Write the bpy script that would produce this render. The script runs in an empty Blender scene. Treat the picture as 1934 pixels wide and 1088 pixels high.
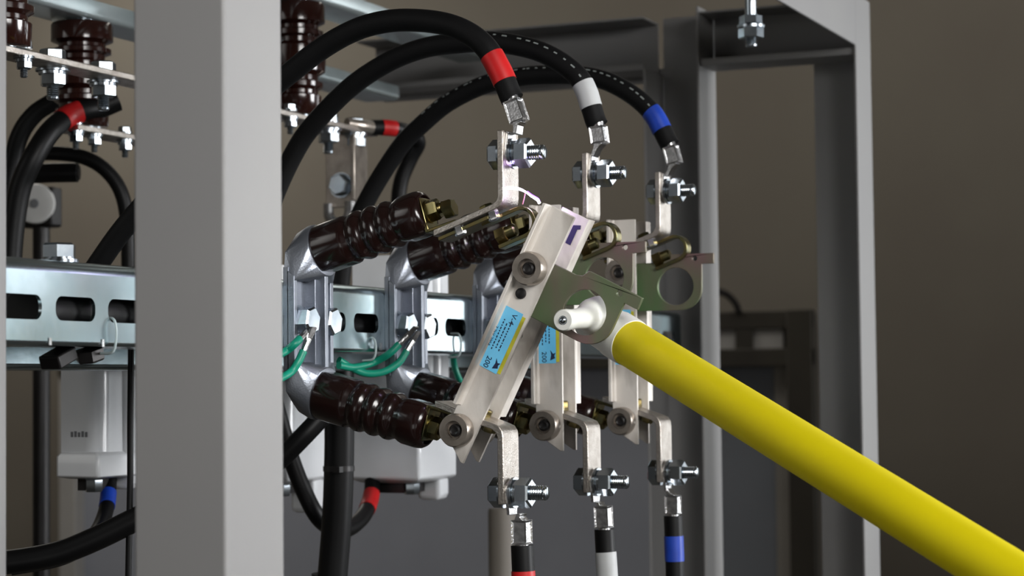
import bpy, bmesh, math, random
from mathutils import Vector, Matrix
from mathutils.geometry import tessellate_polygon
random.seed(7)
SC = bpy.context.scene
COL = SC.collection
R = math.radians
UP = 1350.0          # height of the lens above the floor, mm; all coordinates below are mm from the lens
                     # x = towards the front of the cubicle, y = along the rails (away), z = up

# ------------------------------------------------------------------ camera model
FPX, YAW, PIT, ROL = 3920.43, R(23.61737), R(2.66688), R(-0.618308)
fw = Vector((-math.sin(YAW)*math.cos(PIT), math.cos(YAW)*math.cos(PIT), math.sin(PIT)))
rt = Vector((math.cos(YAW), math.sin(YAW), 0)); up0 = rt.cross(fw)
r2 = math.cos(ROL)*rt + math.sin(ROL)*up0
u2 = -math.sin(ROL)*rt + math.cos(ROL)*up0

def at(x, y, F=None, S=None, Z=None, D=None):
    """point of the place seen at a photo pixel, on a known plane of the cubicle (measuring aid)"""
    r = r2*((x-967)/FPX) - u2*((y-544)/FPX) + fw
    t = F/r.x if F is not None else S/r.y if S is not None else Z/r.z if Z is not None else D
    return r*t

# ------------------------------------------------------------------ materials
def lin(c):
    def f(v):
        v /= 255.0
        return v/12.92 if v <= .04045 else ((v+.055)/1.055)**2.4
    return (f(c[0]), f(c[1]), f(c[2]), 1)

def mat(name, c, rough=.5, metal=0, c2=None, scale=40, bump=0, bscale=400, stretch=None, rvar=0, coat=0, spec=None):
    m = bpy.data.materials.new(name); m.use_nodes = True
    nt = m.node_tree; N = nt.nodes; L = nt.links
    b = N['Principled BSDF']
    b.inputs['Base Color'].default_value = lin(c)
    b.inputs['Roughness'].default_value = rough
    b.inputs['Metallic'].default_value = metal
    if coat: b.inputs['Coat Weight'].default_value = coat; b.inputs['Coat Roughness'].default_value = .05
    if spec is not None: b.inputs['Specular IOR Level'].default_value = spec
    tc = N.new('ShaderNodeTexCoord'); mp = N.new('ShaderNodeMapping')
    L.new(tc.outputs['Object'], mp.inputs['Vector'])
    if stretch: mp.inputs['Scale'].default_value = stretch
    if c2:
        nz = N.new('ShaderNodeTexNoise'); nz.inputs['Scale'].default_value = scale; nz.inputs['Detail'].default_value = 4
        rp = N.new('ShaderNodeValToRGB')
        rp.color_ramp.elements[0].position = .4; rp.color_ramp.elements[0].color = lin(c)
        rp.color_ramp.elements[1].position = .68; rp.color_ramp.elements[1].color = lin(c2)
        L.new(mp.outputs[0], nz.inputs['Vector']); L.new(nz.outputs['Fac'], rp.inputs['Fac'])
        L.new(rp.outputs['Color'], b.inputs['Base Color'])
        if rvar:
            mr = N.new('ShaderNodeMapRange'); mr.inputs['To Min'].default_value = rough-rvar; mr.inputs['To Max'].default_value = rough+rvar
            L.new(nz.outputs['Fac'], mr.inputs['Value']); L.new(mr.outputs[0], b.inputs['Roughness'])
    if bump:
        n2 = N.new('ShaderNodeTexNoise'); n2.inputs['Scale'].default_value = bscale; n2.inputs['Detail'].default_value = 3
        bp = N.new('ShaderNodeBump'); bp.inputs['Strength'].default_value = bump; bp.inputs['Distance'].default_value = .001
        L.new(mp.outputs[0], n2.inputs['Vector']); L.new(n2.outputs['Fac'], bp.inputs['Height']); L.new(bp.outputs[0], b.inputs['Normal'])
    return m

def emit(name, c, s):
    m = bpy.data.materials.new(name); m.use_nodes = True
    b = m.node_tree.nodes['Principled BSDF']
    b.inputs['Base Color'].default_value = (0, 0, 0, 1)
    b.inputs['Emission Color'].default_value = lin(c); b.inputs['Emission Strength'].default_value = s
    return m

M = dict(
    frame=mat('grey_painted_steel', (142, 141, 141), .5, 0, (146, 145, 144), 8, .05, 900),
    zinc=mat('bright_zinc', (190, 205, 210), .22, 1, (165, 185, 190), 30, .05, 120, rvar=.06),
    bolt=mat('zinc_bolt', (186, 194, 200), .22, 1, (160, 170, 180), 60),
    railzinc=mat('smooth_zinc', (208, 220, 222), .2, .6, (190, 204, 207), 20),
    tin=mat('tinned_copper', (206, 199, 191), .36, 1, (176, 167, 158), 120, .35, 900, rvar=.1),
    lug=mat('tinned_lug', (225, 225, 226), .24, 1, (185, 185, 186), 200, .15, 700),
    yzinc=mat('yellow_chromate_zinc', (142, 127, 84), .28, 1, (118, 120, 88), 90),
    cast=mat('cast_aluminium', (150, 155, 164), .36, .85, (136, 141, 151), 60, .15, 900),
    porcelain=mat('brown_porcelain', (27, 12, 10), .2, 0, (20, 9, 8), 30, coat=.3),
    porcelain2=mat('red_brown_porcelain', (46, 22, 17), .15, 0, (37, 17, 13), 30, coat=.4),
    blade=mat('silvered_blade', (222, 216, 209), .5, .25, (116, 106, 96), 30, .1, 600, stretch=(1, 1, .45)),
    ring=mat('iridescent_chromate', (88, 120, 78), .42, .4, (128, 92, 100), 18, stretch=(1, 1, .35)),
    steel=mat('dull_steel', (170, 160, 150), .3, .75, (142, 134, 125), 80),
    dark=mat('dark_hardware', (34, 32, 32), .4, .3, (26, 24, 24), 40),
    rubber=mat('black_rubber', (7, 7, 8), .6, 0, (10, 10, 11), 60, .08, 800, spec=.2),
    rubber2=mat('black_vinyl', (7, 7, 8), .45, 0, (10, 10, 11), 60, spec=.25),
    print=mat('white_cable_print', (130, 136, 134), .6),
    red=mat('red_tape', (190, 22, 24), .42, 0, (168, 18, 20), 60),
    white=mat('white_tape', (190, 192, 193), .5, 0, (180, 182, 183), 60),
    blue=mat('blue_tape', (24, 64, 172), .42, 0, (20, 54, 150), 60),
    green=mat('green_wire', (16, 150, 122), .42, 0, (12, 132, 108), 60),
    yellow=mat('yellow_fibreglass', (240, 222, 8), .6, 0, (232, 213, 6), 12, .04, 500, spec=.25),
    nylon=mat('white_nylon', (226, 226, 220), .45, 0, (216, 216, 210), 30),
    label=mat('blue_sticker', (112, 196, 236), .45, 0, (96, 182, 226), 50),
    olive=mat('olive_stripe', (196, 190, 50), .5, 0, (150, 146, 34), 60),
    ink=mat('dark_blue_ink', (20, 34, 66), .6),
    violet=mat('violet_ink', (44, 34, 84), .6),
    resin=mat('grey_resin', (224, 226, 229), .25, 0, (216, 218, 221), 20, coat=.3),
    inkgrey=mat('grey_mark', (112, 114, 117), .6),
    wall=mat('taupe_wall', (126, 120, 110), .85, 0, (121, 114, 105), 3, .1, 60),
    ceil=mat('ceiling_board', (150, 145, 138), .9, 0, (144, 139, 132), 3),
    floor=mat('grey_floor', (104, 100, 94), .6, 0, (94, 90, 85), 4),
    darkframe=mat('dark_brown_frame', (62, 58, 50), .6, 0, (54, 50, 44), 12),
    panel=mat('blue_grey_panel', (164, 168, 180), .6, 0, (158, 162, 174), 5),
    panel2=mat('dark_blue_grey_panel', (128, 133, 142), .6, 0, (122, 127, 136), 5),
    palepanel=mat('pale_panel', (150, 146, 140), .6, 0, (142, 138, 132), 5),
    palepost=mat('pale_grey_post', (176, 174, 172), .5, 0, (168, 166, 164), 9),
    taupepost=mat('taupe_post', (120, 114, 106), .6, 0, (114, 108, 100), 9),
    plasticwhite=mat('white_plastic', (206, 206, 204), .4, 0, (196, 196, 194), 40),
    clear=mat('pale_cable_tie', (190, 205, 206), .3, 0, (180, 196, 198), 40),
    arc=emit('electric_arc_light', (236, 214, 255), 22),
    arc2=emit('electric_arc_violet', (150, 96, 235), 4),
    arc3=emit('electric_arc_pink', (214, 120, 150), 1.2),
)

# ------------------------------------------------------------------ mesh helpers
def basis(d):
    d = Vector(d).normalized()
    a = Vector((0, 0, 1)) if abs(d.z) < .9 else Vector((1, 0, 0))
    x = a.cross(d).normalized(); y = d.cross(x)
    return x, y, d

def smooth_path(pts, n=8):
    P = [Vector(p) for p in pts]
    if len(P) < 3: return P
    out = []
    Q = [P[0]*2-P[1]] + P + [P[-1]*2-P[-2]]
    for i in range(1, len(Q)-2):
        p0, p1, p2, p3 = Q[i-1:i+3]
        for k in range(n):
            t = k/n
            out.append(.5*((2*p1)+(p2-p0)*t+(2*p0-5*p1+4*p2-p3)*t*t+(3*p1-p0-3*p2+p3)*t**3))
    out.append(P[-1])
    return out

class MB:
    def __init__(s, xf=None):
        s.bm = bmesh.new(); s.xf = xf
    def v(s, p):
        p = Vector(p)
        if s.xf: p = s.xf(p)
        return s.bm.verts.new(p)
    def face(s, vs):
        try: return s.bm.faces.new(vs)
        except ValueError: return None
    def box(s, x0, x1, y0, y1, z0, z1):
        V = [s.v((x, y, z)) for x in (x0, x1) for y in (y0, y1) for z in (z0, z1)]
        for f in ((0, 1, 3, 2), (4, 6, 7, 5), (0, 4, 5, 1), (2, 3, 7, 6), (0, 2, 6, 4), (1, 5, 7, 3)):
            s.face([V[i] for i in f])
    def obox(s, c, ax, ay, az, hx, hy, hz):
        """box with its own axes; c centre, h half sizes"""
        c, ax, ay, az = Vector(c), Vector(ax), Vector(ay), Vector(az)
        V = [s.v(c+ax*hx*i+ay*hy*j+az*hz*k) for i in (-1, 1) for j in (-1, 1) for k in (-1, 1)]
        for f in ((0, 1, 3, 2), (4, 6, 7, 5), (0, 4, 5, 1), (2, 3, 7, 6), (0, 2, 6, 4), (1, 5, 7, 3)):
            s.face([V[i] for i in f])
    def plate(s, outline, conv, w0, w1, holes=()):
        """2-D outline with holes, extruded between w0 and w1; conv(u, v, w) gives the point"""
        loops = [list(outline)] + [list(h) for h in holes]
        tris = tessellate_polygon([[Vector((a[0], a[1], 0)) for a in l] for l in loops])
        flat = [p for l in loops for p in l]
        A = [s.v(conv(p[0], p[1], w0)) for p in flat]; B = [s.v(conv(p[0], p[1], w1)) for p in flat]
        for t in tris:
            s.face([A[i] for i in t]); s.face([B[i] for i in reversed(t)])
        o = 0
        for l in loops:
            n = len(l)
            for i in range(n):
                s.face([A[o+i], A[o+(i+1) % n], B[o+(i+1) % n], B[o+i]])
            o += n
    def lathe(s, prof, o, d, seg=24, flat=None, rot=0):
        """prof: (distance along the axis, radius); flat = (direction, share) cuts two flats"""
        x, y, d = basis(d); o = Vector(o)
        rings = []
        for t, r in prof:
            if r < 1e-6: rings.append([s.v(o+d*t)]); continue
            ring = []
            for k in range(seg):
                a = 2*math.pi*k/seg + rot
                w = x*math.cos(a)*r + y*math.sin(a)*r
                if flat:
                    q = w.dot(flat[0]); m = flat[1]*r
                    if q > m: w -= flat[0]*(q-m)
                ring.append(s.v(o+d*t+w))
            rings.append(ring)
        for a, b in zip(rings, rings[1:]):
            if len(a) == 1 and len(b) == 1: continue
            for k in range(seg):
                k2 = (k+1) % seg
                if len(a) == 1: s.face([a[0], b[k], b[k2]])
                elif len(b) == 1: s.face([a[k], b[0], a[k2]])
                else: s.face([a[k], b[k], b[k2], a[k2]])
        for ring in (rings[0], rings[-1]):
            if len(ring) > 1: s.face(ring)
    def hexa(s, o, d, af, t0, t1, rot=.26):
        r = af/2/math.cos(math.pi/6); c = min(1.2, (t1-t0)*.2)
        s.lathe([(t0, r), (t1-c, r), (t1, r*.87)], o, d, 6, rot=rot)
    def thread(s, o, d, r, t0, t1, pitch=1.6):
        pr = [(t0, r)]; t = t0
        while t+pitch < t1-1:
            pr += [(t+pitch*.5, r*.88), (t+pitch, r)]; t += pitch
        pr += [(t1-.8, r*.95), (t1, r*.74)]
        s.lathe(pr, o, d, 16)
    def tube(s, pts, r, seg=14, n=8, closed_ends=True, smooth=True, flatten=None):
        P = smooth_path(pts, n) if smooth else [Vector(p) for p in pts]
        rr = r if callable(r) else (lambda u: r)
        T = [(P[min(i+1, len(P)-1)]-P[max(i-1, 0)]).normalized() for i in range(len(P))]
        x, y, _ = basis(T[0]); rings = []
        for i, p in enumerate(P):
            x = (x - T[i]*x.dot(T[i])).normalized(); y = T[i].cross(x)
            q = rr(i/max(1, len(P)-1))
            rings.append([s.v(p+x*math.cos(2*math.pi*k/seg)*q+y*math.sin(2*math.pi*k/seg)*q) for k in range(seg)])
        for a, b in zip(rings, rings[1:]):
            for k in range(seg): s.face([a[k], a[(k+1) % seg], b[(k+1) % seg], b[k]])
        if closed_ends: s.face(rings[0]); s.face(rings[-1])
        return P
    def hull(s, pts):
        tmp = [s.v(p) for p in pts]
        res = bmesh.ops.convex_hull(s.bm, input=tmp)
        dead = [g for g in res['geom_interior'] if isinstance(g, bmesh.types.BMVert)] + [g for g in res['geom_unused'] if isinstance(g, bmesh.types.BMVert)]
        bmesh.ops.delete(s.bm, geom=list(set(dead)), context='VERTS')
    def build(s, name, m, parent=None, base=None, bevel=0, ang=35):
        b = Vector(base) if base is not None else (parent['_b'] if parent is not None and False else BASE[parent.name] if parent is not None else Vector((0, 0, 0)))
        bmesh.ops.recalc_face_normals(s.bm, faces=s.bm.faces[:])
        for v in s.bm.verts: v.co = (v.co-b)/1000.0
        me = bpy.data.meshes.new(name); s.bm.to_mesh(me); s.bm.free()
        me.materials.append(m)
        for p in me.polygons: p.use_smooth = True
        me.set_sharp_from_angle(angle=R(ang))
        o = bpy.data.objects.new(name, me); COL.objects.link(o)
        BASE[o.name] = b
        if parent is not None: o.parent = parent
        else: o.location = ((b.x)/1000, b.y/1000, (b.z+UP)/1000)
        if bevel:
            md = o.modifiers.new('bevel', 'BEVEL'); md.width = bevel/1000; md.segments = 2; md.limit_method = 'ANGLE'; md.angle_limit = R(40)
            md.harden_normals = False
        return o

BASE = {}
def tag(o, label, cat, group=None, kind=None):
    if label: o['label'] = label
    if cat: o['category'] = cat
    if group: o['group'] = group
    if kind: o['kind'] = kind
    return o
def thing(name, label, cat, base, group=None):
    o = bpy.data.objects.new(name, None); COL.objects.link(o)
    o.empty_display_size = .02
    b = Vector(base); BASE[o.name] = b
    o.location = (b.x/1000, b.y/1000, (b.z+UP)/1000)
    return tag(o, label, cat, group)
def struct(o): o['kind'] = 'structure'; return o

def circle(cx, cy, r, n=32, a0=0, a1=2*math.pi, end=False):
    return [(cx+r*math.cos(a0+(a1-a0)*k/n), cy+r*math.sin(a0+(a1-a0)*k/n)) for k in range(n+(1 if end else 0))]
def slot(cx, cy, L, H, n=8):
    r = H*.42; l = L/2-r; h = H/2
    pts = []
    for sx, sy, a in ((1, 1, 0), (-1, 1, 90), (-1, -1, 180), (1, -1, 270)):
        for k in range(n+1):
            t = R(a+90*k/n); pts.append((cx+sx*l+r*math.cos(t), cy+sy*(h-r)+r*math.sin(t)))
    return pts
FZ = lambda u, v, w: (u, w, v)        # outline in front-up plane, thickness along the rails
SZ = lambda u, v, w: (w, u, v)        # outline in rail-up plane, thickness front-back
FS = lambda u, v, w: (u, v, w)

def text_mesh(name, body, size, m, parent, conv, depth=.12):
    cu = bpy.data.curves.new(name, 'FONT'); cu.body = body; cu.size = size; cu.align_x = 'CENTER'; cu.align_y = 'CENTER'; cu.extrude = depth; cu.resolution_u = 3
    to = bpy.data.objects.new(name+'_tmp', cu); COL.objects.link(to)
    dg = bpy.context.evaluated_depsgraph_get(); me = bpy.data.meshes.new_from_object(to.evaluated_get(dg))
    bpy.data.objects.remove(to); b = BASE[parent.name]
    for v in me.vertices: v.co = (Vector(conv(v.co.x, v.co.y, v.co.z))-b)/1000
    me.materials.clear(); me.materials.append(m)
    o = bpy.data.objects.new(name, me); COL.objects.link(o); o.parent = parent; BASE[o.name] = b
    return o

# ------------------------------------------------------------------ room
def room_slab(name, x0, x1, y0, y1, z0, z1, m):
    b = MB(); b.box(x0, x1, y0, y1, z0, z1)
    return struct(b.build(name, m, base=((x0+x1)/2, (y0+y1)/2, z0)))
RX0, RX1, RY0, RY1, RZ0, RZ1 = -3300, 2700, -1600, 4300, -UP, 1450
room_slab('floor', RX0-100, RX1+100, RY0-100, RY1+100, RZ0-80, RZ0, M['floor'])
room_slab('ceiling', RX0-100, RX1+100, RY0-100, RY1+100, RZ1, RZ1+80, M['ceil'])
room_slab('wall_back', RX0-100, RX1+100, RY1, RY1+100, RZ0, RZ1, M['wall'])
room_slab('wall_left', RX0-100, RX0, RY0, RY1, RZ0, RZ1, M['wall'])
room_slab('wall_right', RX1, RX1+100, RY0, RY1, RZ0, RZ1, M['wall'])
room_slab('wall_front', RX0-100, RX1+100, RY0-100, RY0, RZ0, RZ1, M['wall'])

# far partition: dark frame, small upper panes, tall blue-grey panels
PY = 4000
def pt(x, y): q = at(x, y, S=PY); return q.x, q.z
xl, xr = pt(128, 690)[0], pt(1543, 590)[0]
zt = pt(1450, 588)[1]
part = thing('partition', 'far blue-grey panelled partition in a dark frame beyond the cubicle', 'partition', ((xl+xr)/2, PY, -UP))
z_a, z_b, z_c, z_d = zt, pt(1430, 622)[1], pt(1430, 659)[1], pt(1430, 693)[1]
xs_ = pt(1497, 700)[0]
b = MB(); b.box(xl, xr, PY-30, PY+60, z_b, z_a); b.build('top_rail', M['darkframe'], part, bevel=2)
b = MB(); b.box(xl, xr, PY-40, PY+60, z_d, z_c); b.build('middle_rail', M['darkframe'], part, bevel=2)
b = MB(); b.box(xs_, xr, PY-42, PY+60, -UP, z_a+1); b.build('side_stile', M['darkframe'], part, bevel=2)
b = MB(); b.box(xl, xl+45, PY-35, PY+60, -UP, z_a+1); b.build('side_stile', M['palepost'], part, bevel=2)
b = MB(); b.box(xr+.5, xr+12, PY-20, PY+60, -UP, z_a); b.build('edge_trim', M['palepanel'], part)
edges = [xl+45, pt(640, 640)[0], pt(1417, 640)[0], xs_]
for i in range(3):
    b = MB(); b.box(edges[i]+12, edges[i+1]-12, PY-24, PY+30, z_c+.5, z_b-.5); b.build('upper_pane', M['palepost'], part)
for i in range(2):
    b = MB(); b.box(edges[i+1]-22, edges[i+1]+(14 if i else 22), PY-30, PY+50, z_c, z_b); b.build('mullion', M['darkframe'], part)
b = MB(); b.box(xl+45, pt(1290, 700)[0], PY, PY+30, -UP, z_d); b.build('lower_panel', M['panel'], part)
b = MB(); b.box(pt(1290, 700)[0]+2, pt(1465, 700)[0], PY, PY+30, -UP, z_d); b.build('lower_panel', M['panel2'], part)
b = MB(); b.box(pt(1465, 700)[0], xs_, PY-12, PY+30, -UP, z_d); b.build('lower_panel', M['palepanel'], part)
b = MB(); b.tube([at(1350, 548, S=PY-30), at(1372, 556, S=PY-30), at(1388, 572, S=PY-30), at(1396, 590, S=PY-30)], 7, 8)
b.build('cable_hook', M['dark'], part)

# ------------------------------------------------------------------ steel cubicle frame
XF, XM = -503.7, -667.2
YA, YB = 822.0, 2008.1
frame = thing('steel_frame', 'grey painted square tube frame of the cubicle around the switches', 'frame', (-700, 1400, -UP))
def post(name, x0, x1, y0, y1, z0=-UP, z1=385):
    b = MB(); b.box(x0, x1, y0, y1, z0, z1); return b.build(name, M['frame'], frame, bevel=1.6)
post('front_post', XF-50, XF, YA, YA+53.5)
def angle_post(name, x0, x1, y0, y1):
    # steel angle, open towards the inside of the cubicle
    b = MB(); t = 2.5
    ol = [(x0-18, y1-t), (x1-t, y1-t), (x1-t, y0), (x1, y0), (x1, y1), (x0-18, y1)]
    b.plate(ol, FS, -UP, 385); return b.build(name, M['frame'], frame, bevel=.8)
angle_post('front_post', XF-41, XF, YB, YB+60)
post('rear_post', XM-50, XM, YA, YA+54)
angle_post('rear_post', XM-39, XM, YB, YB+56)
b = MB(); b.box(XM-60.5, XM-57.5, YB, YB+58, -UP, 324); b.build('panel_flange', M['frame'], frame)
ZB0, ZB1 = 324, 380
b = MB(); b.plate([(YB+52, ZB0), (YB+52, ZB1), (YB+4, ZB1), (YB+4, ZB1-2.5), (YB+49.5, ZB1-2.5), (YB+49.5, ZB0+2.5), (YB+6, ZB0+2.5), (YB+6, ZB0+7), (YB+4, ZB0+7), (YB+4, ZB0)], lambda u, v, w: (w, u, v), XF-560, XM-61); b.plate([(YB+52, ZB0), (YB+52, ZB1), (YB+4, ZB1), (YB+4, ZB1-2.5), (YB+49.5, ZB1-2.5), (YB+49.5, ZB0+2.5), (YB+6, ZB0+2.5), (YB+6, ZB0+7), (YB+4, ZB0+7), (YB+4, ZB0)], lambda u, v, w: (w, u, v), XM+.5, XF-3.2)
b.build('end_beam', M['frame'], frame, bevel=1.6)
b = MB(); b.box(XF-560, XF-210, YB+53, YB+75, ZB0-4, ZB0+8); b.build('end_beam_lip', M['frame'], frame, bevel=1)
b = MB(); b.box(XF-3, XF-.2, YA-20, YB+60, 332.5, 385.2); b.box(XF-48, XF-3.2, YA-20, YB+60, 382, 385.2); b.box(XF-48, XF-45.5, YA+54, YB-1, 362, 381.8); b.build('top_beam', M['frame'], frame, bevel=.8)
# bolt and nut under the top beam
q = at(1418, 50, S=1715)
b = MB(); zt_ = q.z+8
b.hexa((q.x, q.y, zt_), (0, 0, -1), 17, -1, 7); b.lathe([(7.3, 12), (9.5, 12)], (q.x, q.y, zt_), (0, 0, -1), 24)
b.hexa((q.x, q.y, zt_), (0, 0, -1), 19, 9.7, 19); b.thread((q.x, q.y, zt_), (0, 0, -1), 5, 19, 26); b.lathe([(zt_-386, 5), (0, 5)], (q.x, q.y, zt_), (0, 0, -1)); b.box(q.x-14, XF-49, q.y-9, q.y+9, 381, 385)
b.build('clamp_bolt', M['bolt'], frame)

# ------------------------------------------------------------------ slotted strut carrying the switches
st = thing('strut_channel', 'slotted galvanised steel strut rail behind the three switches', 'rail', (-712, 1400, 23.5))
b = MB()
holes = [slot(967.4+50*k, 45, 37.5, 13.6) for k in range(-1, 21)]
b.plate([(878, 27), (2006, 27), (2006, 65), (878, 65)], SZ, -692.2, -690, holes)
# rims of the slots give the plate its rolled depth; rounded shoulders and flanges of the channel
def cshape(top):
    s_ = 1 if top else -1
    o = []
    zc, r = (65, 7) if top else (27, 2.6)
    for k in range(9):
        a = R(90*k/8); o.append((-690-r+r*math.cos(a), zc+s_*r*math.sin(a)))
    o += [(-735, zc+s_*r), (-735, zc+s_*(r-2))]
    for k in range(9):
        a = R(90-90*k/8); o.append((-690-r+(r-2)*math.cos(a), zc+s_*(r-2)*math.sin(a)))
    return o
b.plate(cshape(True), FZ, 878, 2006); b.plate(cshape(False), FZ, 878, 2006)
b.build('channel', M['zinc'], st)
b = MB()
for z0_, z1_ in ((24.5, 34), (61, 72)): b.box(-737, -735, 878, 2006, z0_, z1_)
b.build('inner_lip', M['zinc'], st)
q = at(113, 474, S=968)
for (x, y, S_) in ((112, 478, 975),):
    q = at(x, y, S=S_); q.z = 72
    b = MB(); b.lathe([(0, 11), (1.8, 11)], q, (0, 0, 1)); b.lathe([(1.8, 9), (3, 9)], q, (0, 0, 1)); b.hexa(q, (0, 0, 1), 17, 3, 11, rot=.5)
    b.build('rail_bolt', M['bolt'], st)
q = at(118, 662, S=985); q.z = 23
b = MB(); b.obox(q+Vector((0, -4, -5)), (1, 0, 0), (0, .94, .34), (0, -.34, .94), 7, 9, 4); b.build('rail_clamp', M['dark'], st, bevel=1)
b = MB(); b.hexa(q+Vector((6, 17, 0)), (0, .3, -1), 15, 0, 7); b.build('rail_nut', M['dark'], st)
b = MB(); b.tube([(-713, 952, 44), (-713, 1200, 43), (-714, 1500, 44), (-713, 1960, 44)], 14, 16)
tag(b.build('strut_cable', M['rubber2'], base=(-713, 1450, 44)), 'black cable lying inside the slotted strut', 'cable')
for x, y0, y1 in ((95, 638, 652), (195, 641, 655), (720, 648, 662)):
    b = MB(); p0, p1 = at(x, y0, F=-689.6), at(x, y1, F=-689.6); b.box(-690, -689.5, p0.y-1.2, p0.y+1.2, p1.z, p0.z); b.build('punch_mark', M['lug'], st)
for i, (x, y0, y1) in enumerate(((215, 604, 664), (867, 632, 672), (706, 640, 678))):
    p0, p1 = at(x, y0, F=-688), at(x+1, y1, F=-688)
    b = MB(); b.tube([p0+Vector((-8, 2, 1)), p0+Vector((0, 0, 0)), p0*.5+p1*.5+Vector((1.5, 0, 0)), p1+Vector((-1, 0, 0)), p1+Vector((-10, 1, -1))], .8, 8)
    o = b.build('cable_tie', M['clear'])
    tag(o, ['pale cable tie on the strut at its left end by the near post', 'pale cable tie on the strut between the middle and far switches', 'pale cable tie on the strut between the near and middle switches'][i], 'cable tie', 'cable ties on the strut')
b = MB(); b.box(-872, -826, 760, 2006, 13, 52)
rs = tag(b.build('rear_rail', M['zinc'], base=(-850, 1400, 13), bevel=4), 'rear zinc steel rail just below and behind the slotted strut', 'rail')

# ------------------------------------------------------------------ the disconnecting switches
ZC = 43.5
AX = R(15.5)
def insulator(parent, s0, sgn):
    o = Vector((-674.5, s0, ZC+sgn*48.5)); d = Vector((math.cos(AX), 0, sgn*math.sin(AX)))
    inner = Vector((math.sin(AX), 0, -sgn*math.cos(AX)))
    pr = [(-1, 16.8), (1, 17.3), (20, 17.3), (23, 16.8), (25, 15.2), (26, 15.1), (28, 16.7), (30, 17.4), (33, 17.3), (35, 16.4), (36.5, 14.9), (37.5, 14.8), (39.5, 16.4),
          (41.5, 17.1), (44, 17), (46, 16), (47.5, 14.5), (48.5, 14.4), (50.5, 16), (52.5, 16.7), (55, 16.6), (57, 15.6), (59, 14.4), (61, 14.4), (63.5, 15.6), (66, 16.2),
          (75, 16.2), (79, 15.6), (81.5, 13.8), (82, 12), (79, 11.6), (79, 0)]
    b = MB(); b.lathe(pr, o, d, 40, flat=(inner, .9))
    ins = b.build('insulator', M['porcelain'], parent, ang=50)
    # zinc end fitting: flange on the tip, foot on the contact arm, bolt
    b = MB(); n = Vector((0, 1, 0))
    b.obox(o+d*81, d, n, inner, 1.5, 9, 9.5)
    b.obox(o+d*92+inner*13.4, d, n, inner, 11, 9, 1.2); b.obox(o+d*81.4+inner*11, d, n, inner, 1.5, 9, 3.4)
    b.build("end_bracket", M["yzinc"], ins, bevel=.6)
    b = MB(); b.lathe([(82.6, 8), (83.8, 8)], o, d, 20); b.hexa(o, d, 13, 83.8, 90.5, rot=.4); b.thread(o, d, 4, 90, 95)
    b.hexa(o+inner*2.5, d, 11.5, 94, 101, rot=.1); b.build('end_bolt', M['yzinc'], ins)
    return ins, o, d, inner

def bolt_stack(parent, x_back, x_front, s, z, tip):
    """hex bolt through a terminal: head behind, washers and nut in front, threaded end"""
    b = MB(); o = (0, s, z)
    b.hexa(o, (1, 0, 0), 17, 0, 1); b.bm.clear()
    b.hexa((x_back, s, z), (-1, 0, 0), 17, 1.6, 8.8, rot=.5); b.lathe([(0, 10), (1.6, 10)], (x_back, s, z), (-1, 0, 0))
    hd = b.build('terminal_bolt', M['bolt'], parent, ang=25)
    b = MB(); b.thread((x_front-2, s, z), (1, 0, 0), 4.9, 0, tip-x_front+2); b.build('bolt_thread', M['bolt'], hd, ang=60)
    b = MB(); b.lathe([(0, 5.5), (0, 10), (1.7, 10), (1.7, 5.5)], (x_front, s, z), (1, 0, 0)); b.lathe([(1.9, 5.2), (1.9, 8.4), (4.2, 8.4), (4.2, 5.2)], (x_front, s, z), (1, 0, 0))
    b.build('washer', M['bolt'], hd)
    b = MB(); b.hexa((x_front, s, z), (1, 0, 0), 17, 4.4, 13, rot=.5); b.build('nut', M['bolt'], hd, ang=25)

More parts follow.
